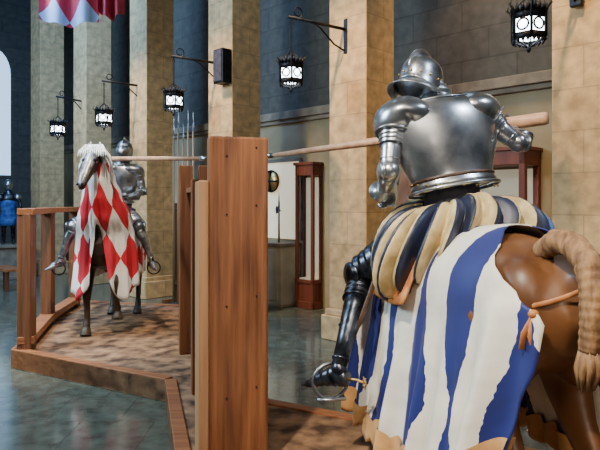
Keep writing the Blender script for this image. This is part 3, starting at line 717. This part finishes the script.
J1=dict(waist=(-.03,-.02,1.73),neck=(-.09,.06,2.18),head=(-.155,.1,2.31),
 shL=(-.345,.04,2.06),elL=(-.405,-.04,1.77),wrL=(-.36,.18,1.64),haL=(-.31,.26,1.61),gL=(1,.3,.2),pL=(0,-.6,.4),rL=.014,
 shR=(.165,.04,2.1),elR=(.37,-.02,1.94),wrR=tuple(hR+Vector((.03,-.09,-.06))),haR=tuple(hR),gR=tuple(gR),pR=(.2,-.5,-.6),rR=.034,
 hipL=(-.14,0,1.5),knL=(-.43,.34,1.18),anL=(-.64,.1,.71),toeL=(-.77,.27,.56),
 hipR=(.1,0,1.5),knR=(.43,.36,1.18),anR=(.64,.12,.71),toeR=(.77,.29,.56),big=1.0)
rider(O1,r1,'person in steel plate armour and striped puffed hose on horseback',J1,M['steel'],helm_burgonet,[M['hosegold'],M['navy'],M['cream'],M['paleblue']],M['steel_dark'],1.0,M['steel_mid'],1.12)

# ================================================================= LEFT (red and white) horse + rider
r2=math.radians(184.6); O2=(-2.48,7.7,.2)
h2=empty('horse',O2,r2,'dark horse with pale head in red and white lozenge caparison','horse')
HB=-.06; TU=.08; HS=.7; HD=-.18
horse(h2,M['horse_dark'],M['horse_dark'],bend=HB,headdrop=HD,tailbraid=False,manemat=M['mane_w'],step=.1,lift=-1,turn=TU,hs=HS)
rows,uv=cap_grid(.3,lambda t:-.85,lambda s:.6,flare=-.03,fold=.012,off=.02)
b=B(); b.grid(rows,0,[[(p[0]*1.5,p[1]*1.35) for p in r] for r in uv]); b.obj('caparison',M['loz'],h2,thick=.006)
b=B(); rows=[];uv=[]
tb=[(.35,.3,.4,.58),(.9,.3,.37,.52),(1.2,.35,.345,.46),(1.45,.52,.29,.43),(1.7,.7,.21,.33),(1.88,.82,.155,.26),(2.06,.88,.12,.2)]
for i in range(31):
    v=i/30; r=[];u=[]
    for j in range(81):
        a=-1.95+3.9*j/80; hz=.42+.72*math.exp(-((a+.02)/.25)**2)+.3*abs(abs(a)-.75); z=lerp(2.06,hz,v)
        yc,rx,ry=interp(tb,z); k=1+(.07*math.sin(a*13)+.035*math.sin(a*29+1))*v
        r.append((rx*math.sin(a)*k-.03+HB*.6*max(0,(z-1.3)/.7),yc+ry*math.cos(a)*k,z)); u.append((a*.38+.1,z))
    rows.append(r);uv.append(u)
b.grid(rows,0,uv); b.obj('chest_cloth',M['loz'],h2,thick=.006)
X=HB; Z0=1.95-HD
def hpt(f,dy=0,dx=0):
    return (X*(1+.15*f)+TU*f+dx, 1.13+.27*f+dy, Z0+.03-.55*HS*f)
b=B(); b.tube([(X,1.02,Z0+.06),hpt(0,.02),hpt(.22,.04),hpt(.45,.04),hpt(.7,.03),hpt(.9,.02),hpt(1,.0)],[(.045,.03),(.068,.045),(.074,.05),(.06,.042),(.05,.034),(.052,.03),(.03,.015)],18,(0,0,1)); b.tube([hpt(.1,.08),hpt(.45,.085),hpt(.85,.06)],[.01,.013,.008],8)
b.obj('chamfron',M['grey_head'],h2,sub=1)
for sx in (-1,1):
    b=B(); b.ell(hpt(.22,.06,sx*.06),(.02,.02,.024)); b.obj('eye_opening',M['iron'],h2)
    b=B(); b.ell(hpt(.93,.05,sx*.025),(.012,.01,.015)); b.obj('nostril',M['iron'],h2)
    b=B(); b.tube([(X+sx*.045,1.02,Z0+.05),(X+sx*.06,1.03,Z0+.12),(X+sx*.05,1.05,Z0+.17)],[(.026,.018),(.026,.018),(.006,.005)],10,(0,1,0)); b.obj('ear',M['grey_head'],h2)
for f_,w_ in ((.25,.082),(.7,.06)):
    b=B(); b.torus(hpt(f_,-.02),w_,.007,(0,.45,1),20,6); b.obj('bridle_strap',M['darkleather'],h2)
b=B()
for k in range(13):
    w_=(k-6)*.015; b.tube([(X+w_*.5,1.0,Z0+.11),(X+w_,1.1,Z0+.12),(X+w_*1.6,1.17,Z0+.05),(X+w_*1.7,1.21,Z0-.01)],[.014,.018,.012,.004],7)
for sx in (-1,1):
    for k in range(15):
        t=k/14; y=lerp(.78,1.04,t); z=lerp(1.98,Z0+.09,t); dx=random.uniform(.1,.17)
        b.tube([(HB*t,y,z),(HB*t+sx*.08,y,z),(HB*t+sx*dx,y+.03,z-.1),(HB*t+sx*(dx+random.uniform(-.03,.06)),y+.05,z-.26)],[.025,.026,.02,.004],7)
b.obj('forelock',M['mane_w'],h2)
b=B(); b.tube([(0,-.36,1.52),(0,-.3,1.5),(0,-.1,1.46),(0,.12,1.47),(0,.24,1.52)],[(.2,.05),(.25,.07),(.24,.05),(.22,.05),(.18,.07)],20); b.obj('saddle',M['darkleather'],h2)
for sx,xx in ((-1,.6),(1,.57)):
    b=B(); b.torus((sx*xx,.36,.78),.08,.009,(0,1,0),20,8); b.tube([(sx*xx,.34,.85),(sx*.36,.14,1.3)],[(.014,.005)]*2,8); b.obj('stirrup',M['iron'],h2)
lb=(-2.66,7.7,2.385); lt=(-.78,4.9,2.175)
lance(lb,lt,'long pale wooden lance held level over the barrier',.03,.018)
hw=Vector(lb).lerp(Vector(lt),.1); hR=tolocal(hw,O2,r2); gR=Matrix.Rotation(-r2,3,'Z')@(Vector(lt)-Vector(lb)).normalized()
J2=dict(waist=(-.1,0,1.68),neck=(-.15,.06,2.13),head=(-.19,.12,2.29),
 shL=(-.34,.04,2.02),elL=(-.41,.06,1.75),wrL=(-.3,.26,1.68),haL=(-.24,.33,1.67),gL=(1,.3,.2),pL=(0,-.6,.4),rL=.014,
 shR=(.04,.04,2.03),elR=(.14,.04,1.88),wrR=tuple(hR+Vector((.02,-.09,-.05))),haR=tuple(hR),gR=tuple(gR),pR=(.2,-.5,-.6),rR=.032,
 hipL=(-.14,0,1.5),knL=(-.42,.36,1.3),anL=(-.56,.3,.88),toeL=(-.64,.46,.76),
 hipR=(.08,0,1.5),knR=(.4,.36,1.3),anR=(.56,.3,.9),toeR=(.66,.46,.78),big=.8)
rider(O2,r2,'person in full steel plate armour with closed helmet on horseback',J2,M['steel_mid'],helm_close,None,M['steel_mid'],.74)

# ================================================================= LIGHTS
def spot(loc,tgt,e,col,size=50,rad=.15,blend=.6):
    l=bpy.data.lights.new('unseen_spot_light','SPOT'); l.energy=e; l.color=col; l.spot_size=math.radians(size); l.spot_blend=blend; l.shadow_soft_size=rad  # unseen spot source, no fitting modelled
    o=bpy.data.objects.new('unseen_spot_light',l); o.location=loc; o.rotation_euler=(Vector(tgt)-Vector(loc)).to_track_quat('-Z','Y').to_euler(); bpy.context.scene.collection.objects.link(o); o['kind']='structure'
def area(loc,tgt,e,col,sx,sy):
    l=bpy.data.lights.new('unseen_area_light','AREA'); l.energy=e; l.color=col; l.shape='RECTANGLE'; l.size=sx; l.size_y=sy  # unseen soft source, no fitting in the hall
    o=bpy.data.objects.new('unseen_area_light',l); o.location=loc; o.rotation_euler=(Vector(tgt)-Vector(loc)).to_track_quat('-Z','Y').to_euler(); bpy.context.scene.collection.objects.link(o); o['kind']='structure'
warm=(1,.68,.34)
spot((-1.2,.6,5.2),(.9,3.0,1.6),1500,(1,.9,.74),46,.12)
spot((3.4,1.6,5.2),(1.0,3.0,1.5),450,(.75,.87,1),50,.2)
spot((.7,-.8,2.9),(1.15,3.0,.7),150,(1,.82,.62),40,.2)  # unseen spot added to brighten the rump and the cloth's inner side
spot((-1.6,4.2,5.6),(-2.4,7.2,1.2),1350,(1,.86,.66),42,.1)
spot((-4.2,6.2,5.4),(-2.5,7.3,1.4),800,(.7,.85,1),50,.2)
for (x,y),e_,c_ in zip(pil[:5],(1150,1500,1350,950,420),(warm,warm,warm,(1,.76,.46),(.6,.78,1))):
    spot((x-1.9,y-2.1,6.6),(x,y,2.6),e_,c_,36,.12,1.0)
area((-5.5,9.5,7.2),(-4,13,3.5),700,(.25,.52,1.0),3,3)
area((-7.5,4,5.5),(-2,5,.2),800,(.66,.87,1.0),2.5,2.5)
area((.6,6.6,6.5),(1.2,7.5,0),50,(.5,.75,1),2,2)
spot((2.0,6.2,6.9),(3.0,7.5,2.6),600,warm,70,.3)  # unseen spot added to warm the near wall
area((0,-1.5,5),(0,5,1),85,(1,.86,.7),3,2)  # unseen fill light added behind the camera
w=bpy.data.worlds.new('world'); bpy.context.scene.world=w; w.use_nodes=True
w.node_tree.nodes['Background'].inputs[0].default_value=(.35,.43,.55,1); w.node_tree.nodes['Background'].inputs[1].default_value=.12
# ================================================================= CAMERA
cd=bpy.data.cameras.new('camera'); cam=bpy.data.objects.new('camera',cd); bpy.context.scene.collection.objects.link(cam)
cd.sensor_width=36; cd.lens=36*583/600; cd.shift_y=-22/600
cam.location=(0,0,1.8); cam.rotation_euler=(pi/2,0,0); bpy.context.scene.camera=cam
